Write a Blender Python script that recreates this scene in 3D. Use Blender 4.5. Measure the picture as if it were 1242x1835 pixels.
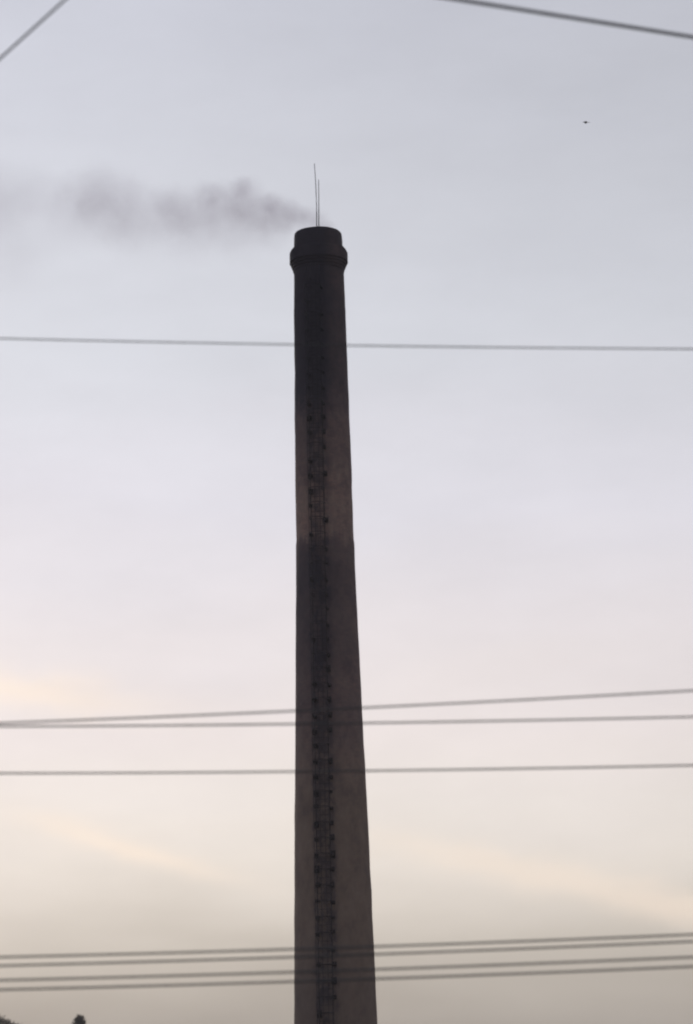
import bpy, bmesh, math, random
from mathutils import Vector, Matrix, noise
random.seed(7)
R = math.radians
sc = bpy.context.scene
for o in list(bpy.data.objects):
    bpy.data.objects.remove(o, do_unlink=True)
COL = sc.collection

# ------------------------------------------------------------------ camera
PW, PH, FPX = 1242.0, 1835.0, 4950.0          # picture size and focal length in pixels of the photograph
PITCH, ROLL = R(12.8), R(1.40)
CAM = Vector((0.0, 0.0, 4.6))
fwd = Vector((0, math.cos(PITCH), math.sin(PITCH)))
up0 = Vector((0, -math.sin(PITCH), math.cos(PITCH)))
right0 = Vector((1, 0, 0))
right = right0 * math.cos(ROLL) - up0 * math.sin(ROLL)
up = right0 * math.sin(ROLL) + up0 * math.cos(ROLL)
cd = bpy.data.cameras.new('camera')
cam = bpy.data.objects.new('camera', cd)
COL.objects.link(cam)
cam.matrix_world = Matrix((
    (right.x, up.x, -fwd.x, CAM.x), (right.y, up.y, -fwd.y, CAM.y),
    (right.z, up.z, -fwd.z, CAM.z), (0, 0, 0, 1)))
cd.sensor_fit = 'VERTICAL'
cd.sensor_height = 24.0
cd.sensor_width = 24.0
cd.lens = 24.0 * FPX / PH
cd.clip_start = 0.1
cd.clip_end = 20000
cd.dof.use_dof = True
cd.dof.focus_distance = 78.0
cd.dof.aperture_fstop = cd.lens / 1000 / 0.072
sc.camera = cam

def ray(px, py):
    d = fwd * FPX + right * (px - PW / 2) + up * (PH / 2 - py)
    return d.normalized()
def at(px, py, y):
    """point on the ray through a picture position, at ground distance y"""
    d = ray(px, py)
    return CAM + d * ((y - CAM.y) / d.y)
def azel(px, py):
    d = ray(px, py)
    return math.atan2(d.x, d.y), math.asin(d.z)

# ------------------------------------------------------------------ world: hazy dusk sky
SUN_AZ, SUN_EL = R(-22), R(6)                  # sun veiled by haze, low behind the chimney
w = bpy.data.worlds.new('World'); sc.world = w; w.use_nodes = True
nt = w.node_tree; nt.nodes.clear()
class NB:
    """small node builder"""
    def __init__(s, tree): s.t = tree
    def n(s, typ, **kw):
        nd = s.t.nodes.new(typ)
        for k, v in kw.items(): setattr(nd, k, v)
        return nd
    def put(s, sock, v):
        if hasattr(v, 'is_output'): s.t.links.new(v, sock)
        else: sock.default_value = v
    def m(s, op, a, b=0.0, c=None, clamp=False):
        nd = s.n('ShaderNodeMath', operation=op, use_clamp=clamp)
        s.put(nd.inputs[0], a); s.put(nd.inputs[1], b)
        if c is not None: s.put(nd.inputs[2], c)
        return nd.outputs[0]
    def v(s, op, a, b=(0, 0, 0)):
        nd = s.n('ShaderNodeVectorMath', operation=op)
        s.put(nd.inputs[0], a); s.put(nd.inputs[1], b)
        return nd.outputs['Value' if op in ('LENGTH', 'DISTANCE', 'DOT_PRODUCT') else 'Vector']
    def mr(s, x, a, b, c=0.0, d=1.0, kind='SMOOTHSTEP'):
        nd = s.n('ShaderNodeMapRange', interpolation_type=kind)
        for i, q in enumerate((x, a, b, c, d)): s.put(nd.inputs[i], q)
        return nd.outputs[0]
    def noise(s, vec, scale, detail=3.0, rough=0.55, out='Fac'):
        nd = s.n('ShaderNodeTexNoise'); s.put(nd.inputs['Vector'], vec)
        nd.inputs['Scale'].default_value = scale
        nd.inputs['Detail'].default_value = detail
        nd.inputs['Roughness'].default_value = rough
        return nd.outputs[out]
    def mix(s, f, a, b, mode='MIX'):
        nd = s.n('ShaderNodeMix', data_type='RGBA', blend_type=mode)
        s.put(nd.inputs['Factor'], f)
        s.put(nd.inputs[6], a); s.put(nd.inputs[7], b)
        return nd.outputs[2]
    def ramp(s, f, stops, interp='LINEAR'):
        nd = s.n('ShaderNodeValToRGB'); cr = nd.color_ramp; cr.interpolation = interp
        while len(cr.elements) > 1: cr.elements.remove(cr.elements[-1])
        cr.elements[0].position = stops[0][0]; cr.elements[0].color = stops[0][1]
        for p, c in stops[1:]:
            e = cr.elements.new(p); e.color = c
        s.put(nd.inputs[0], f)
        return nd.outputs[0]
def lin(c):
    return tuple(((x / 255) / 12.92 if x / 255 <= 0.04045 else (((x / 255) + 0.055) / 1.055) ** 2.4) for x in c) + (1.0,)

b = NB(nt)
geo = b.n('ShaderNodeTexCoord')
dirv = b.v('NORMALIZE', geo.outputs['Generated'])
sep = b.n('ShaderNodeSeparateXYZ'); b.put(sep.inputs[0], dirv)
el = b.m('ARCSINE', sep.outputs[2])
az = b.m('ARCTAN2', sep.outputs[0], sep.outputs[1])
eld = b.m('MULTIPLY', el, 180 / math.pi)
azd = b.m('MULTIPLY', az, 180 / math.pi)
soft = b.noise(b.v('MULTIPLY', dirv, (5, 5, 22)), 1.0, 3.0, 0.5)
elw = b.m('ADD', eld, b.m('MULTIPLY', b.m('SUBTRACT', soft, 0.5), 2.6))
SKY = [(0.0, (162, 152, 142)), (2.3, (175, 166, 155)), (3.0, (191, 182, 171)), (3.9, (209, 200, 189)),
       (4.7, (224, 215, 205)), (5.6, (236, 227, 218)), (6.6, (239, 231, 225)), (8.4, (239, 230, 228)),
       (10.7, (232, 226, 229)), (13.0, (225, 223, 231)), (16.4, (215, 217, 225)), (19.8, (208, 210, 219)),
       (23.3, (202, 204, 215)), (35, (186, 191, 206)), (60, (172, 178, 197)), (90, (166, 173, 194))]
veil = b.ramp(b.m('DIVIDE', b.m('MAXIMUM', elw, 0.0), 90.0), [(e / 90.0, lin(c)) for e, c in SKY])
# thin warm streaks of cloud lit by the low sun
streak = 0.0
STREAKS = [(250, 1526, 160, 19, 18.0, 0.58), (20, 1234, 230, 34, 9, 0.62), (985, 1570, 310, 28, 14.5, 0.52),
           (1260, 1642, 150, 28, 13, 0.46), (110, 1475, 120, 40, 10, 0.22)]
wob = b.noise(b.v('MULTIPLY', dirv, (40, 40, 90)), 1.0, 3.0, 0.55)
for px, py, lx, ly, ang, amp in STREAKS:
    a0, e0 = azel(px, py)
    du = b.m('SUBTRACT', azd, math.degrees(a0)); dv = b.m('SUBTRACT', eld, math.degrees(e0))
    k = math.degrees(1 / FPX)
    t = R(ang) - ROLL
    c_, s_ = math.cos(t), math.sin(t)
    u = b.m('SUBTRACT', b.m('MULTIPLY', du, c_ / (lx * k)), b.m('MULTIPLY', dv, s_ / (lx * k)))
    v = b.m('ADD', b.m('MULTIPLY', du, s_ / (ly * k)), b.m('MULTIPLY', dv, c_ / (ly * k)))
    v = b.m('ADD', v, b.m('MULTIPLY', b.m('SUBTRACT', wob, 0.5), 1.6))
    g = b.m('MULTIPLY', b.m('EXPONENT', b.m('MULTIPLY', b.m('ADD', b.m('MULTIPLY', u, u), b.m('MULTIPLY', v, v)), -1.0)), amp)
    streak = b.m('ADD', g, streak)
veil = b.mix(b.m('MINIMUM', streak, 1.0), veil, lin((255, 237, 219)))
mott = b.noise(b.v('MULTIPLY', dirv, (11, 11, 30)), 1.0, 6.0, 0.6)
# brighter towards the sun, dimmer behind the viewer
sund = (math.sin(SUN_AZ) * math.cos(SUN_EL), math.cos(SUN_AZ) * math.cos(SUN_EL), math.sin(SUN_EL))
cosA = b.v('DOT_PRODUCT', dirv, sund)
k1 = b.mr(cosA, -1.0, 0.88, 0.80, 0.97, 'LINEAR')
k2 = b.mr(cosA, 0.84, 1.0, 0.0, 0.12, 'LINEAR')
gain = b.m('MULTIPLY', b.m('ADD', k1, k2), b.mr(mott, 0.25, 0.75, 0.955, 1.045, 'LINEAR'))
# greyer cloud higher up on the side away from the sun
bank = b.m('MULTIPLY', b.mr(azd, -12.0, 10.0, -0.06, 0.085), b.mr(eld, 10.0, 23.0))
bank = b.m('SUBTRACT', 1.015, bank)
gain = b.m('MULTIPLY', gain, bank)
bg2 = b.n('ShaderNodeBackground'); b.put(bg2.inputs[0], veil); b.put(bg2.inputs[1], gain)
sky = b.n('ShaderNodeTexSky', sky_type='NISHITA', sun_disc=False, sun_elevation=SUN_EL, sun_rotation=SUN_AZ,
          air_density=1.5, dust_density=4.0)
bg1 = b.n('ShaderNodeBackground'); b.put(bg1.inputs[0], sky.outputs[0]); bg1.inputs[1].default_value = 0.05
mx = b.n('ShaderNodeMixShader'); mx.inputs[0].default_value = 0.97
nt.links.new(bg1.outputs[0], mx.inputs[1]); nt.links.new(bg2.outputs[0], mx.inputs[2])
wo = b.n('ShaderNodeOutputWorld'); nt.links.new(mx.outputs[0], wo.inputs[0])

sl = bpy.data.lights.new('sun', 'SUN'); sl.energy = 0.5; sl.angle = R(14); sl.color = (1.0, 0.86, 0.72)
so = bpy.data.objects.new('sun', sl); COL.objects.link(so)
so.location = (-30, 60, 60)
so.rotation_euler = (-Vector(sund)).to_track_quat('-Z', 'Y').to_euler()

sc.view_settings.view_transform = 'Standard'
sc.view_settings.look = 'None'
sc.view_settings.exposure = 0.0
sc.view_settings.gamma = 1.0
sc.view_settings.use_curve_mapping = False
sc.render.engine = 'CYCLES'
sc.cycles.use_denoising = True
sc.cycles.max_bounces = 6
sc.cycles.volume_bounces = 2
sc.cycles.volume_step_rate = 0.35
sc.cycles.volume_max_steps = 512
sc.cycles.pixel_filter_type = 'BLACKMAN_HARRIS'
sc.cycles.filter_width = 2.0

# ------------------------------------------------------------------ helpers
def tag(o, label=None, cat=None, group=None, kind=None):
    for k, v_ in (('label', label), ('category', cat), ('group', group), ('kind', kind)):
        if v_: o[k] = v_
    return o
def mesh_of(name, bm, mat, smooth=True):
    me = bpy.data.meshes.new(name); bm.to_mesh(me); bm.free()
    me.materials.append(mat)
    for p in me.polygons: p.use_smooth = smooth
    return me
def link(name, me, parent=None):
    o = bpy.data.objects.new(name, me); COL.objects.link(o)
    if parent: o.parent = parent
    return o
def empty(name, loc=(0, 0, 0)):
    o = bpy.data.objects.new(name, None); COL.objects.link(o); o.location = loc
    o.empty_display_size = 0.5
    return o
def tube(bm, pts, rad, n=8, cap=True):
    rings = []
    for i, p in enumerate(pts):
        p = Vector(p)
        d = (Vector(pts[min(i + 1, len(pts) - 1)]) - Vector(pts[max(i - 1, 0)])).normalized()
        a = d.cross(Vector((0, 0, 1)))
        if a.length < 1e-3: a = d.cross(Vector((0, 1, 0)))
        a.normalize(); c = d.cross(a).normalized()
        r = rad[i] if isinstance(rad, (list, tuple)) else rad
        rings.append([bm.verts.new(p + (a * math.cos(2 * math.pi * k / n) + c * math.sin(2 * math.pi * k / n)) * r) for k in range(n)])
    for r1, r2 in zip(rings, rings[1:]):
        for k in range(n):
            bm.faces.new((r1[k], r1[(k + 1) % n], r2[(k + 1) % n], r2[k]))
    if cap:
        bm.faces.new(rings[0][::-1]); bm.faces.new(rings[-1])
def box(bm, c, s):
    M = Matrix.Translation(c) @ Matrix.Diagonal((s[0], s[1], s[2], 1))
    bmesh.ops.create_cube(bm, size=1.0, matrix=M)
def lathe(bm, prof, n=96, wob=0.0, seed=0.0, uvs=True):
    """prof: list of (r, z); uv = metres round and metres up"""
    uvl = bm.loops.layers.uv.new('UVMap')
    rings = []
    for r, z in prof:
        ring = []
        for k in range(n):
            t = 2 * math.pi * k / n
            q = r + (wob * noise.noise(Vector((math.cos(t) * 2 + seed, math.sin(t) * 2, z * 0.9))) if wob else 0)
            ring.append(bm.verts.new((q * math.sin(t), -q * math.cos(t), z)))
        rings.append(ring)
    for i in range(len(rings) - 1):
        for k in range(n):
            f = bm.faces.new((rings[i][k], rings[i][(k + 1) % n], rings[i + 1][(k + 1) % n], rings[i + 1][k]))
            us = (k, k + 1, k + 1, k)
            zs = (prof[i][1], prof[i][1], prof[i + 1][1], prof[i + 1][1])
            for lp, u_, z_ in zip(f.loops, us, zs):
                lp[uvl].uv = (((u_ / n + 0.5) % 1.0 if u_ / n + 0.5 != 1.0 else 1.0) if False else u_ / n, z_)
    return rings
def new_mat(name):
    m = bpy.data.materials.new(name); m.use_nodes = True
    t = m.node_tree; t.nodes.clear()
    q = NB(t)
    out = q.n('ShaderNodeOutputMaterial')
    return m, q, out
def simple(name, c1, c2, scale, rough=0.8, metal=0.0, bump=0.0):
    m, q, out = new_mat(name)
    tc = q.n('ShaderNodeTexCoord')
    f = q.noise(tc.outputs['Object'], scale, 5.0, 0.6)
    f = q.mr(f, 0.3, 0.7)
    p = q.n('ShaderNodeBsdfPrincipled')
    q.put(p.inputs['Base Color'], q.mix(f, c1 + (1,), c2 + (1,)))
    p.inputs['Roughness'].default_value = rough; p.inputs['Metallic'].default_value = metal
    if bump:
        bn = q.n('ShaderNodeBump'); bn.inputs['Strength'].default_value = bump; bn.inputs['Distance'].default_value = 0.02
        q.put(bn.inputs['Height'], f); q.put(p.inputs['Normal'], bn.outputs[0])
    t = m.node_tree; t.links.new(p.outputs[0], out.inputs[0])
    return m

# ------------------------------------------------------------------ ground
gm, q, out = new_mat('dry_field')
tc = q.n('ShaderNodeTexCoord')
f1 = q.mr(q.noise(tc.outputs['Object'], 0.02, 6.0, 0.6), 0.35, 0.65)
f2 = q.mr(q.noise(tc.outputs['Object'], 0.9, 8.0, 0.65), 0.3, 0.7)
colr = q.mix(f1, (0.075, 0.07, 0.035, 1), (0.13, 0.10, 0.065, 1))
colr = q.mix(q.m('MULTIPLY', f2, 0.5), colr, (0.05, 0.055, 0.025, 1))
p = q.n('ShaderNodeBsdfPrincipled'); q.put(p.inputs['Base Color'], colr); p.inputs['Roughness'].default_value = 0.95
gm.node_tree.links.new(p.outputs[0], out.inputs[0])
bm = bmesh.new()
bmesh.ops.create_grid(bm, x_segments=120, y_segments=120, size=6000)
for v_ in bm.verts:
    d = v_.co.length
    v_.co.z = 0 if d < 400 else (noise.noise(v_.co * 0.0009) * 6.0 - 2.0) * min(1, (d - 400) / 800)
g = link('ground', mesh_of('ground', bm, gm)); tag(g, kind='structure')

# ------------------------------------------------------------------ chimney
YC = 120.0
AXIS0 = at(586.0, 1130.0, YC)                  # a point on the chimney's axis
CX = AXIS0.x
def zpix(py):
    """height of the chimney axis where the picture row py crosses it"""
    lo, hi = -5.0, 80.0
    for _ in range(50):
        m_ = (lo + hi) / 2
        d = Vector((CX, YC, m_)) - CAM
        y_ = PH / 2 - FPX * d.dot(up) / d.dot(fwd)
        if y_ > py: lo = m_
        else: hi = m_
    return (lo + hi) / 2
def rpix(py, half):
    d = Vector((CX, YC, zpix(py))) - CAM
    return half * d.dot(fwd) / FPX
def prof(lst): return [(rpix(y_, h_), zpix(y_)) for y_, h_ in lst]

SHAFT = [(1835, 74.6), (1660, 70.4), (1480, 66.0), (1310, 60.8), (1140, 56.2), (1060, 54.0), (975, 52.4), (968, 51.4),
         (860, 50.9), (780, 49.6), (700, 48.2), (620, 47.0), (556, 46.2), (552, 45.7), (520, 45.2), (478, 45.0)]
SH = prof(SHAFT)
slope = (SH[0][0] - SH[2][0]) / (SH[2][1] - SH[0][1])
SH = [(SH[0][0] + slope * (SH[0][1] + 0.0), 0.0)] + SH
ZTOP = zpix(419)
def shaft_r(z):
    for (r0, z0), (r1, z1) in zip(SH, SH[1:]):
        if z0 <= z <= z1: return r0 + (r1 - r0) * (z - z0) / (z1 - z0)
    return SH[-1][0]
LAD_A = R(-11.0)                               # where the ladder runs, from the side facing the viewer
LAD_U = LAD_A / (2 * math.pi)

bmat, q, out = new_mat('sooty_brick')
tc = q.n('ShaderNodeTexCoord')
uvs = q.n('ShaderNodeSeparateXYZ'); q.put(uvs.inputs[0], tc.outputs['UV'])
objs = q.n('ShaderNodeSeparateXYZ'); q.put(objs.inputs[0], tc.outputs['Object'])
U = q.m('MULTIPLY', uvs.outputs[0], 9.6); Z = uvs.outputs[1]
cv = q.n('ShaderNodeCombineXYZ'); q.put(cv.inputs[0], U); q.put(cv.inputs[1], Z)
bk = q.n('ShaderNodeTexBrick', offset=0.5)
q.put(bk.inputs['Vector'], cv.outputs[0])
bk.inputs['Color1'].default_value = (0.27, 0.155, 0.135, 1); bk.inputs['Color2'].default_value = (0.20, 0.125, 0.115, 1)
bk.inputs['Mortar'].default_value = (0.19, 0.17, 0.155, 1)
bk.inputs['Scale'].default_value = 1.0
bk.inputs['Mortar Size'].default_value = 0.008
bk.inputs['Brick Width'].default_value = 0.25; bk.inputs['Row Height'].default_value = 0.075
big = q.noise(tc.outputs['Object'], 0.55, 4.0, 0.6)
fine = q.noise(tc.outputs['Object'], 3.5, 6.0, 0.65)
col = q.mix(q.mr(big, 0.3, 0.7, 0.0, 0.55), bk.outputs['Color'], (0.175, 0.13, 0.12, 1))
col = q.mix(q.mr(fine, 0.35, 0.75, 0.0, 0.45), col, (0.09, 0.07, 0.07, 1))
old = q.mr(q.m('ADD', Z, q.m('MULTIPLY', big, 3.0)), zpix(1200), zpix(1420), 0.0, 0.75)   # browner, older brick low down
col = q.mix(old, col, (0.188, 0.142, 0.108, 1))
med = q.noise(q.v('MULTIPLY', tc.outputs['Object'], (1.3, 1.3, 0.8)), 1.0, 5.0, 0.7)
col = q.mix(q.mr(med, 0.42, 0.72, 0.0, 0.42), col, (0.27, 0.205, 0.17, 1))
col = q.mix(q.mr(med, 0.50, 0.28, 0.0, 0.45), col, (0.085, 0.065, 0.065, 1))
# soot left by the smoke: heavy under the mouth, fading in uneven belts down the shaft
zs = lambda y_: zpix(y_) / 60.0
streaky = q.noise(q.v('MULTIPLY', tc.outputs['Object'], (2.2, 2.2, 0.16)), 1.0, 4.0, 0.6)
zz = q.m('ADD', q.m('DIVIDE', Z, 60.0), q.m('MULTIPLY', q.m('SUBTRACT', streaky, 0.5), 0.045))
g_ = lambda x: (x, x, x, 1)
zz = q.m('ADD', zz, q.m('MULTIPLY', q.m('SUBTRACT', fine, 0.5), 0.03))
soot = q.ramp(zz, [(0.0, g_(0.40)), (zs(1790), g_(0.36)), (zs(1660), g_(0.22)), (zs(1400), g_(0.20)),
                   (zs(1290), g_(0.42)), (zs(1190), g_(0.60)), (zs(1030), g_(0.68)), (zs(986), g_(0.62)),
                   (zs(968), g_(0.03)), (zs(880), g_(0.05)), (zs(845), g_(0.38)), (zs(765), g_(0.56)),
                   (zs(715), g_(0.88)), (zs(640), g_(0.98)), (zs(420), g_(1.0))])
# the weathered strip behind the ladder
du = q.m('ABSOLUTE', q.m('SUBTRACT', q.m('MODULO', q.m('ADD', q.m('SUBTRACT', uvs.outputs[0], LAD_U), 1.5), 1.0), 0.5))
rr = q.v('LENGTH', q.v('MULTIPLY', tc.outputs['Object'], (1, 1, 0)))
dm = q.m('MULTIPLY', q.m('MULTIPLY', du, 2 * math.pi), rr)
edge = q.m('ADD', dm, q.m('MULTIPLY', q.m('SUBTRACT', fine, 0.5), 0.5))
strip = q.mr(edge, 0.36, 0.62, 0.40, 0.0)
blot = q.mr(q.noise(q.v('MULTIPLY', tc.outputs['Object'], (2.6, 2.6, 1.7)), 1.0, 3.0, 0.6), 0.40, 0.58, 0.30, 1.45)
strip = q.m('MULTIPLY', strip, blot)
tot = q.m('SUBTRACT', 1.0, q.m('MULTIPLY', q.m('SUBTRACT', 1.0, soot), q.m('SUBTRACT', 1.0, strip)))
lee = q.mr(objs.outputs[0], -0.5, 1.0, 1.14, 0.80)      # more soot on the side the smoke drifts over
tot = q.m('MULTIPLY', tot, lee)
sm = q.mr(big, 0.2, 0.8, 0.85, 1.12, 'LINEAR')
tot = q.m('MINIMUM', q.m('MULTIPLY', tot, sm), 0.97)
sootc = q.mix(q.mr(zz, zs(780), zs(600)), (0.036, 0.032, 0.046, 1), (0.024, 0.022, 0.034, 1))
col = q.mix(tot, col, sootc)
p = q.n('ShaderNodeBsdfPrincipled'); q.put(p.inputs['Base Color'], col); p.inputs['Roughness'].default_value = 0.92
p.inputs['Specular IOR Level'].default_value = 0.25
bn = q.n('ShaderNodeBump'); bn.inputs['Strength'].default_value = 0.6; bn.inputs['Distance'].default_value = 0.015
hgt = q.m('ADD', q.m('MULTIPLY', bk.outputs['Fac'], -1.0), q.m('MULTIPLY', fine, 1.2))
q.put(bn.inputs['Height'], hgt); q.put(p.inputs['Normal'], bn.outputs[0])
bmat.node_tree.links.new(p.outputs[0], out.inputs[0])
iron, q, out = new_mat('rusty_iron')            # sooted over near the mouth like the brick
gp = q.n('ShaderNodeNewGeometry'); gs = q.n('ShaderNodeSeparateXYZ'); q.put(gs.inputs[0], gp.outputs['Position'])
ic = q.mix(q.mr(q.noise(gp.outputs['Position'], 6.0, 4.0, 0.6), 0.3, 0.7), (0.026, 0.022, 0.027, 1), (0.044, 0.034, 0.034, 1))
ic = q.mix(q.mr(gs.outputs[2], zpix(820), zpix(640)), ic, (0.017, 0.016, 0.024, 1))
p = q.n('ShaderNodeBsdfPrincipled'); q.put(p.inputs['Base Color'], ic); p.inputs['Roughness'].default_value = 0.85
p.inputs['Specular IOR Level'].default_value = 0.2
iron.node_tree.links.new(p.outputs[0], out.inputs[0])
galv = simple('grey_steel_rod', (0.16, 0.165, 0.18), (0.10, 0.10, 0.11), 5.0, 0.5, 0.6)

chim = empty('brick_chimney', (CX, YC, 0))
tag(chim, 'tall round tapering brick chimney blackened by soot, smoking at its top', 'chimney')
bm = bmesh.new()
dense = []
for (r0, z0), (r1, z1) in zip(SH, SH[1:]):
    n_ = max(1, int((z1 - z0) / 0.35))
    for i in range(n_):
        dense.append((r0 + (r1 - r0) * i / n_, z0 + (z1 - z0) * i / n_))
dense.append(SH[-1])
lathe(bm, dense, 96, 0.022, 3.1)
link('shaft', mesh_of('shaft', bm, bmat), chim)
bm = bmesh.new()                                # corbelled collar
lathe(bm, prof([(488, 44.0), (487.5, 46.0), (482.2, 46.2), (482, 47.8), (477.2, 48.0), (477, 49.8), (472.2, 50.0), (472, 52.3),
                (455, 52.3), (454.8, 50.6), (451.2, 50.4), (451, 47.6), (447.5, 47.4), (447.3, 43.0)]), 96, 0.022, 9.0)
link('collar', mesh_of('collar', bm, bmat, False), chim)
bm = bmesh.new()                                # drum above the collar, open to the flue
cp = prof([(450, 44.0), (444, 43.8), (432, 43.2), (424, 42.5), (420.5, 41.9), (418.6, 40.4), (418, 38.5)])
zr = cp[-1][1]
cp += [(cp[-1][0] - 0.02, zr), (0.66, zr - 0.02), (0.64, zr - 0.4), (0.63, zr - 3.0)]
lathe(bm, cp, 96, 0.03, 5.0)
link('cap', mesh_of('cap', bm, bmat), chim)
bm = bmesh.new()                                # plinth
rb = SH[0][0]
lathe(bm, [(rb + 0.35, -0.4), (rb + 0.35, 1.2), (rb + 0.28, 1.3), (rb + 0.05, 1.42)], 96)
link('plinth', mesh_of('plinth', bm, bmat), chim)

# lightning rods on the rim
for tipx, tipy, bx, bowx in ((563.5, 293, 567.5, 1.6), (571.0, 322, 571.4, 0.2)):
    rb_y = YC - 0.80 if bowx > 1 else YC - 0.84
    base = at(bx, 408, rb_y); base.z = zr - 0.03
    tip = at(tipx, tipy, rb_y)
    pts = []
    for i in range(9):
        t = i / 8
        p_ = base.lerp(tip, t); p_.x += 0.02 * bowx * math.sin(math.pi * t)
        pts.append(p_ - Vector((CX, YC, 0)))
    bm = bmesh.new(); tube(bm, pts, [0.024 - 0.010 * i / 8 for i in range(9)], 8)
    rod = link('lightning_rod', mesh_of('lightning_rod', bm, galv), chim)
    bm = bmesh.new(); tube(bm, [pts[0] + Vector((0, 0, -0.05)), pts[0] + Vector((0, 0, 0.07))], 0.06, 10)
    link('socket', mesh_of('socket', bm, iron), rod)

# caged ladder up the shaft
lad = empty('ladder'); lad.parent = chim
od = Vector((math.sin(LAD_A), -math.cos(LAD_A), 0)); sd = Vector((math.cos(LAD_A), math.sin(LAD_A), 0))
ZL0, ZL1 = 2.2, zpix(492)
def on_ladder(z, side, off): return od * (shaft_r(z) + off) + sd * side + Vector((0, 0, z))
nz = 60
zl = [ZL0 + (ZL1 - ZL0) * i / nz for i in range(nz + 1)]
for s in (-1, 1):
    bm = bmesh.new(); tube(bm, [on_ladder(z, s * 0.30, 0.20) for z in zl], 0.024, 6)
    link('stile', mesh_of('stile', bm, iron), lad)
HR = 0.38
for k in range(5):
    t = R(-64 + 32 * k)
    bm = bmesh.new(); tube(bm, [on_ladder(z, HR * math.sin(t), 0.24 + HR * math.cos(t) * 1.3) for z in zl if z > 4.2], 0.012, 5)
    link('cage_bar', mesh_of('cage_bar', bm, iron), lad)
bm = bmesh.new(); tube(bm, [(-0.30, 0, 0), (0.30, 0, 0)], 0.012, 6); rung_me = mesh_of('rung', bm, iron)
bm = bmesh.new()
tube(bm, [(-0.30, 0, 0)] + [(HR * math.sin(R(a)), -0.04 - HR * math.cos(R(a)) * 1.3, 0) for a in range(-80, 81, 20)] + [(0.30, 0, 0)], 0.018, 6)
hoop_me = mesh_of('hoop', bm, iron)
bm = bmesh.new(); box(bm, (0, 0.08, 0), (0.12, 0.30, 0.11)); box(bm, (0, 0.19, 0), (0.20, 0.05, 0.20)); br_me = mesh_of('bracket', bm, iron, False)
step = 0.335
n_ = int((ZL1 - ZL0 - 0.3) / step)
for i in range(n_):
    z = ZL0 + 0.25 + i * step
    o = link('rung', rung_me, lad); o.location = on_ladder(z, 0, 0.20); o.rotation_euler.z = LAD_A
    if i % 2 == 0:
        if z > 4.2:
            o = link('hoop', hoop_me, lad); o.location = on_ladder(z, 0, 0.20); o.rotation_euler.z = LAD_A
        for s in (-1, 1):
            if random.random() < 0.2: continue
            o = link('bracket', br_me, lad); o.location = on_ladder(z, s * 0.33 + random.uniform(-0.03, 0.03), 0.17) + Vector((0, 0, random.uniform(-0.07, 0.07))); o.rotation_euler.z = LAD_A
            f = random.uniform(0.65, 1.15) * (0.55 if z > zpix(715) or zpix(1185) < z < zpix(975) else 1.0)
            o.scale = (f, 1.0, f * random.uniform(0.8, 1.5))

# ------------------------------------------------------------------ smoke
PUFFS = [  # picture column, row, radius in picture pixels, weight
    (588, 402, 13, 0.45), (574, 402, 22, 0.7), (550, 395, 23, 0.8), (528, 388, 26, 0.75), (505, 382, 31, 0.72), (489, 364, 22, 0.7),
    (470, 384, 34, 0.55), (442, 362, 38, 0.62), (431, 335, 19, 0.6), (405, 366, 42, 0.55), (373, 350, 26, 0.6),
    (350, 388, 50, 0.42), (300, 366, 30, 0.36), (298, 396, 46, 0.36), (250, 384, 56, 0.44), (205, 362, 54, 0.50), (168, 345, 46, 0.50),
    (135, 368, 48, 0.42), (75, 352, 40, 0.26), (18, 352, 54, 0.34), (-45, 372, 66, 0.30), (30, 420, 66, 0.18),
    (490, 408, 38, 0.34), (455, 398, 42, 0.38), (400, 398, 48, 0.40), (330, 374, 40, 0.36), (195, 396, 46, 0.30), (430, 418, 48, 0.26), (340, 424, 48, 0.22), (230, 412, 50, 0.18), (0, 480, 66, 0.12), (130, 400, 50, 0.14)]
smat, q, out = new_mat('thin_smoke')
tc = q.n('ShaderNodeTexCoord'); P = tc.outputs['Object']
wv = q.noise(P, 0.75, 4.0, 0.6, 'Color')
Pw = q.v('ADD', P, q.v('MULTIPLY', q.v('SUBTRACT', wv, (0.5, 0.5, 0.5)), (1.1, 1.1, 1.1)))
PUFF0 = Vector((CX, YC, ZTOP))
acc = 0.0
bm = bmesh.new()
pr = random.Random(3)
for px, py, r_, wt in PUFFS:
    far = max(0.0, (569 - px) / 569)
    yy = YC + pr.uniform(-0.8, 0.8) * far + (-0.2 if px > 520 else 0)
    c = at(px, py, yy) - PUFF0
    rad = r_ * (1.18 + 0.20 * far) / FPX * 126.0
    dd = q.v('DISTANCE', Pw, tuple(c))
    s_ = q.mr(dd, rad * 1.16, rad * 0.40, 0.0, wt / max(rad, 0.6))
    acc = q.m('ADD', s_, acc)
    bmesh.ops.create_icosphere(bm, subdivisions=2, radius=rad * 1.22 + 0.30, matrix=Matrix.Translation(c))
nn = q.mr(q.noise(P, 1.5, 6.0, 0.68), 0.34, 0.64, 0.68, 1.22)
dens = q.m('MULTIPLY', q.m('MULTIPLY', acc, nn), 0.27)
pv = q.n('ShaderNodeVolumePrincipled')
pv.inputs['Color'].default_value = (0.64, 0.565, 0.645, 1)
pv.inputs['Anisotropy'].default_value = 0.2
q.put(pv.inputs['Density'], dens)
smat.node_tree.links.new(pv.outputs[0], out.inputs['Volume'])
sm_o = link('smoke_plume', mesh_of('smoke_plume', bm, smat))
sm_o.location = PUFF0
md = sm_o.modifiers.new('skin', 'REMESH'); md.mode = 'VOXEL'; md.voxel_size = 0.28; md.use_smooth_shade = True
tag(sm_o, 'thin grey smoke drifting sideways from the chimney mouth', 'smoke', kind='stuff')

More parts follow.
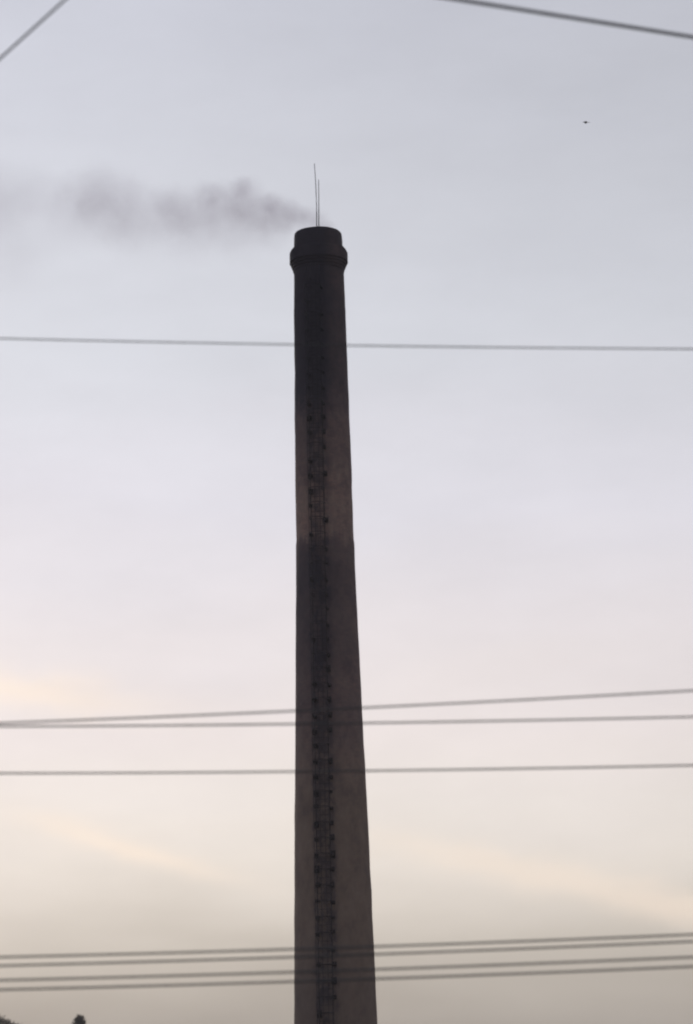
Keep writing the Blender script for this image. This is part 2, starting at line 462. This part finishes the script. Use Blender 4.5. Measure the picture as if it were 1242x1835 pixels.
# ------------------------------------------------------------------ overhead cables and the poles outside the picture
cable = simple('weathered_black_cable', (0.035, 0.036, 0.04), (0.06, 0.058, 0.06), 2.0, 0.7)
conc = simple('pale_concrete', (0.36, 0.35, 0.33), (0.25, 0.245, 0.235), 2.5, 0.9, 0.0, 0.3)
steel = simple('galvanised_steel', (0.25, 0.25, 0.26), (0.16, 0.155, 0.15), 4.0, 0.55, 0.7)
porc = simple('brown_porcelain', (0.10, 0.05, 0.03), (0.16, 0.09, 0.06), 4.0, 0.25)
XP = 18.0
ENDS = []
def span(name, p0, p1, y0, dia, sag, label, dy=0.0):
    """a cable through two picture positions at distance y0, hung between the poles at x = -XP and XP"""
    A = at(*p0, y0 - dy); B = at(*p1, y0 + dy)
    d = (B - A); t0 = (-XP - A.x) / d.x; t1 = (XP - A.x) / d.x
    E0, E1 = A + d * t0, A + d * t1
    E0.y = E1.y = y0                                  # runs square across
    c = 4 * sag / (2 * XP) ** 2
    def z(x):
        s_ = (x - E0.x) / (E1.x - E0.x)
        return E0.z + (E1.z - E0.z) * s_ + c * x * x
    pts = []
    N = 72
    for i in range(N + 1):
        x = -XP + 2 * XP * i / N
        pts.append(Vector((x, y0, z(x))))
    bm = bmesh.new(); tube(bm, [p_ - pts[N // 2] for p_ in pts], dia / 2, 8)
    o = link(name, mesh_of(name, bm, cable)); o.location = pts[N // 2]
    tag(o, label, 'cable', 'cables strung across the view')
    ENDS.append((pts[0], pts[-1]))
    return o
span('overhead_cable', (0, 609.5), (1242, 628.5), 25.6, 0.0135, 0.5, 'single pale overhead cable crossing just below the sooty top of the chimney')
span('overhead_cable', (0, 1299), (1242, 1240.5), 25.2, 0.0175, 0.5, 'upper of three overhead cables across mid chimney, rising steepest and meeting the next one')
span('overhead_cable', (0, 1305), (1242, 1287.5), 25.6, 0.0175, 0.5, 'middle of three overhead cables across mid chimney, nearly level')
span('overhead_cable', (0, 1389), (1242, 1374.5), 26.0, 0.0175, 0.5, 'lowest of three overhead cables across mid chimney, set apart below the other two')
for i, (a_, b_) in enumerate(((1718.5, 1677.5), (1734, 1690), (1760, 1718), (1777, 1735))):
    span('overhead_cable', (0, a_), (1242, b_), 25.3 + 0.1 * i, 0.019, 0.5,
         ('topmost', 'second from the top', 'third from the top', 'lowest')[i] + ' of four close overhead cables across the lower chimney')

def pole(loc, h, label, arms=()):
    r_ = empty('utility_pole', loc)
    tag(r_, label, 'utility pole', 'poles carrying the cables')
    bm = bmesh.new(); tube(bm, [(0, 0, -0.8), (0, 0, h * 0.5), (0, 0, h)], [0.17, 0.14, 0.10], 20)
    link('post', mesh_of('post', bm, conc), r_)
    for p_ in arms:                                   # a bracket and an insulator under each cable end
        rel = p_ - Vector(loc)
        bm = bmesh.new(); box(bm, (rel.x / 2, rel.y / 2, rel.z - 0.16), (abs(rel.x) + 0.30, abs(rel.y) + 0.30, 0.06))
        br = link('crossarm', mesh_of('crossarm', bm, steel, False), r_)
        bm = bmesh.new(); tube(bm, [rel + Vector((0, 0, -0.14)), rel + Vector((0, 0, -0.09)), rel + Vector((0, 0, -0.05)), rel + Vector((0, 0, 0.03))], [0.03, 0.055, 0.04, 0.05], 10)
        link('insulator', mesh_of('insulator', bm, porc), br)
    return r_
for side, words in ((0, 'concrete utility pole left of the view carrying eight cables'), (1, 'concrete utility pole right of the view carrying eight cables')):
    x = (-XP, XP)[side]
    hh = max(e[side].z for e in ENDS) + 0.4
    pole((x + (-0.35, 0.35)[side], 25.55, 0), hh, words, [e[side] for e in ENDS])

def crossing(p0, y0, p1, y1, t0, t1, dia, label, poles):
    A, B = at(*p0, y0), at(*p1, y1)
    d = B - A
    E0, E1 = A + d * t0, A + d * t1
    pts = [E0.lerp(E1, i / 64) for i in range(65)]
    o_ = pts[32]
    bm = bmesh.new(); tube(bm, [p_ - o_ for p_ in pts], dia / 2, 10)
    o = link('overhead_cable', mesh_of('overhead_cable', bm, cable)); o.location = o_
    tag(o, label, 'cable', 'cables strung across the view')
    for e, lb in zip((E0, E1), poles):
        if lb: pole((e.x, e.y + 0.2, 0), e.z + 0.3, lb, [e])
crossing((0, 105), 22.0, (116, 0), 20.9, -12, 24, 0.020, 'thin steep cable cutting the sky corner high left of the smoke',
         ('concrete utility pole far left of the view carrying one cable', 'concrete utility pole behind the viewer carrying the steep cable'))
crossing((800, -4), 20.2, (1242, 66.5), 21.6, -9, 9, 0.030, 'thick dark cable sloping across the sky high above the small bird',
         ('concrete utility pole behind the viewer carrying the thick cable', 'concrete utility pole far right of the view carrying the thick cable'))

# ------------------------------------------------------------------ bird
feather = simple('dark_feathers', (0.22, 0.22, 0.23), (0.32, 0.31, 0.31), 9.0, 0.8)
bpos = at(1049.5, 219.5, 118.0)
bm = bmesh.new()
prof_b = [(-0.15, 0.004, 0.03), (-0.10, 0.018, 0.012), (-0.05, 0.036, 0.0), (0.0, 0.044, 0.0), (0.06, 0.036, 0.006), (0.09, 0.024, 0.012), (0.115, 0.026, 0.018), (0.135, 0.016, 0.016), (0.155, 0.002, 0.012)]
prev = None
for x, r_, z in prof_b:
    ring = [bm.verts.new((x, r_ * math.cos(2 * math.pi * k / 10), z + r_ * math.sin(2 * math.pi * k / 10))) for k in range(10)]
    if prev:
        for k in range(10): bm.faces.new((prev[k], prev[(k + 1) % 10], ring[(k + 1) % 10], ring[k]))
    else: bm.faces.new(ring[::-1])
    prev = ring
bm.faces.new(prev)
for s in (-1, 1):                                     # wings, thick at the root and thin at the tip
    secs = [(0.02, 0.05, -0.07, 0.02, 0.016), (0.10, 0.075, -0.07, 0.035, 0.014), (0.18, 0.05, -0.07, 0.030, 0.010), (0.25, -0.01, -0.07, 0.005, 0.005)]
    prev = None
    for y_, xa, xb, z, th in secs:
        ring = [bm.verts.new(c_) for c_ in ((xa, s * y_, z), ((xa + xb) / 2, s * y_, z + th), (xb, s * y_, z), ((xa + xb) / 2, s * y_, z - th * 0.3))]
        if prev:
            for k in range(4): bm.faces.new((prev[k], prev[(k + 1) % 4], ring[(k + 1) % 4], ring[k]))
        prev = ring
    bm.faces.new(prev)
tl = [bm.verts.new(c_) for c_ in ((-0.11, 0.02, 0.022), (-0.11, -0.02, 0.022), (-0.22, -0.045, 0.028), (-0.22, 0.045, 0.028))]
tb = [bm.verts.new(v_.co + Vector((0, 0, -0.008))) for v_ in tl]
bm.faces.new(tl); bm.faces.new(tb[::-1])
for k in range(4): bm.faces.new((tl[k], tb[k], tb[(k + 1) % 4], tl[(k + 1) % 4]))
bmesh.ops.recalc_face_normals(bm, faces=bm.faces)
bird = link('bird', mesh_of('bird', bm, feather)); bird.location = bpos
bird.rotation_euler = (R(2), R(-3), R(186)); bird.scale = (0.92, 0.50, 0.62)
tag(bird, 'tiny dark bird gliding in the open sky to the right of the chimney', 'bird')

# ------------------------------------------------------------------ two treetops at the lower left
bark = simple('grey_bark', (0.07, 0.06, 0.05), (0.11, 0.095, 0.08), 3.0, 0.95)
def leaf_mat(name, c1, c2):
    m, q, out = new_mat(name)
    tc = q.n('ShaderNodeTexCoord')
    f = q.mr(q.noise(tc.outputs['Object'], 1.3, 4.0, 0.6), 0.3, 0.7)
    c = q.mix(f, c1 + (1,), c2 + (1,))
    d = q.n('ShaderNodeBsdfDiffuse'); t = q.n('ShaderNodeBsdfTranslucent'); x = q.n('ShaderNodeMixShader')
    q.put(d.inputs[0], c); q.put(t.inputs[0], c); x.inputs[0].default_value = 0.4
    L = m.node_tree.links
    L.new(d.outputs[0], x.inputs[1]); L.new(t.outputs[0], x.inputs[2]); L.new(x.outputs[0], out.inputs[0])
    return m
lf1 = leaf_mat('dull_broad_leaves', (0.13, 0.12, 0.095), (0.20, 0.17, 0.14))
lf2 = leaf_mat('dull_narrow_leaves', (0.13, 0.12, 0.095), (0.20, 0.17, 0.14))
def leaves(bm, c, rad, n, size, rnd, squash=0.8):
    for _ in range(n):
        d = Vector((rnd.gauss(0, 1), rnd.gauss(0, 1), rnd.gauss(0, 1))).normalized() * rad * rnd.random() ** 0.45
        d.z *= squash
        p_ = c + d
        a = Vector((rnd.gauss(0, 1), rnd.gauss(0, 1), rnd.gauss(0, 1))).normalized()
        e = a.cross(Vector((rnd.gauss(0, 1), rnd.gauss(0, 1), rnd.gauss(0, 1)))).normalized()
        s = size * rnd.uniform(0.6, 1.3)
        bm.faces.new([bm.verts.new(q_) for q_ in (p_ - a * s, p_ + e * s * 0.45, p_ + a * s, p_ - e * s * 0.45)])
def tree(name, base, h, kind, label, lm, seed):
    rnd = random.Random(seed)
    r_ = empty(name, base); tag(r_, label, 'tree', 'treetops beyond the chimney')
    tb_, cr = bmesh.new(), bmesh.new()
    tube(tb_, [(rnd.uniform(-.1, .1) * i * 0.5, rnd.uniform(-.1, .1) * i * 0.5, -0.3 + h * 0.93 * i / 8) for i in range(9)],
         [0.34 - 0.31 * i / 8 for i in range(9)], 10)
    if kind == 'broad':
        for i in range(46):
            z0 = h * rnd.uniform(0.30, 0.82); a = rnd.uniform(0, 2 * math.pi)
            L = (1 - abs(z0 / h - 0.45) * 1.2) * rnd.uniform(1.8, 3.9)
            tip = Vector((math.cos(a) * L, math.sin(a) * L, min(z0 + rnd.uniform(0.6, 2.2), h - 0.6 - 0.10 * L * L * 0.5)))
            tube(tb_, [Vector((0, 0, z0)), Vector((0, 0, z0)).lerp(tip, 0.5) + Vector((0, 0, -0.15)), tip], [0.09, 0.05, 0.015], 6)
            leaves(cr, tip, rnd.uniform(0.6, 1.05), 46, 0.13, rnd)
        for i in range(150):                          # outer shell of the dome
            a = rnd.uniform(0, 2 * math.pi); f = math.sqrt(rnd.random())
            L = 5.1 * f
            zt = h - 0.75 - 2.6 * (1 - (1 - f ** 3) ** 0.5) + rnd.uniform(-0.35, 0.15)
            tip = Vector((math.cos(a) * L, math.sin(a) * L, zt))
            if i % 3 == 0: tube(tb_, [Vector((0, 0, h * 0.6)), Vector((0, 0, h * 0.6)).lerp(tip, 0.6), tip], [0.07, 0.04, 0.012], 5)
            leaves(cr, tip, rnd.uniform(0.55, 0.9), 34, 0.13, rnd)
    else:
        for i in range(130):
            t = rnd.random() ** 0.65
            z0 = h * (0.12 + 0.86 * t); a = rnd.uniform(0, 2 * math.pi)
            L = (3.0 * (1 - t) ** 0.7 + 0.15) * rnd.uniform(0.5, 1.0)
            tip = Vector((math.cos(a) * L, math.sin(a) * L, min(z0 + 0.35, h - 0.25)))
            tube(tb_, [Vector((0, 0, z0 - 0.3)), tip], [0.03, 0.01], 5)
            leaves(cr, tip, 0.36 + 0.35 * (1 - t), 48, 0.12, rnd, 1.2)
    if kind == 'column':
        for dz, rr_ in ((0.5, 0.55), (0.85, 0.75), (1.25, 0.9)):
            leaves(cr, Vector((0.1 - dz * 0.15, 0, h - dz)), rr_, 60, 0.10, rnd, 1.1)
    link('trunk', mesh_of('trunk', tb_, bark), r_)
    link('crown', mesh_of('crown', cr, lm, False), r_)
tA = at(-34, 1816, 300.0)
tree('broadleaf_tree', (tA.x, 300.0, 0), tA.z, 'broad', 'rounded broadleaf treetop low beside the pointed one', lf1, 4)
tB = at(142, 1820, 280.0)
tree('columnar_tree', (tB.x, 280.0, 0), tB.z, 'column', 'narrow pointed treetop standing alone between rounded crown and chimney', lf2, 8)

# ------------------------------------------------------------------ dusk haze in the air
hm, q, out = new_mat('dusk_haze')
pv = q.n('ShaderNodeVolumePrincipled')
pv.inputs['Color'].default_value = (0.93, 0.92, 0.95, 1)
pv.inputs['Density'].default_value = 0.00022
hm.node_tree.links.new(pv.outputs[0], out.inputs['Volume'])
bm = bmesh.new(); box(bm, (0, 0, 22.0), (12100, 12100, 68.0))
hz = link('haze', mesh_of('haze', bm, hm, False)); tag(hz, 'thin pale dusk haze filling the air', 'haze', kind='stuff')
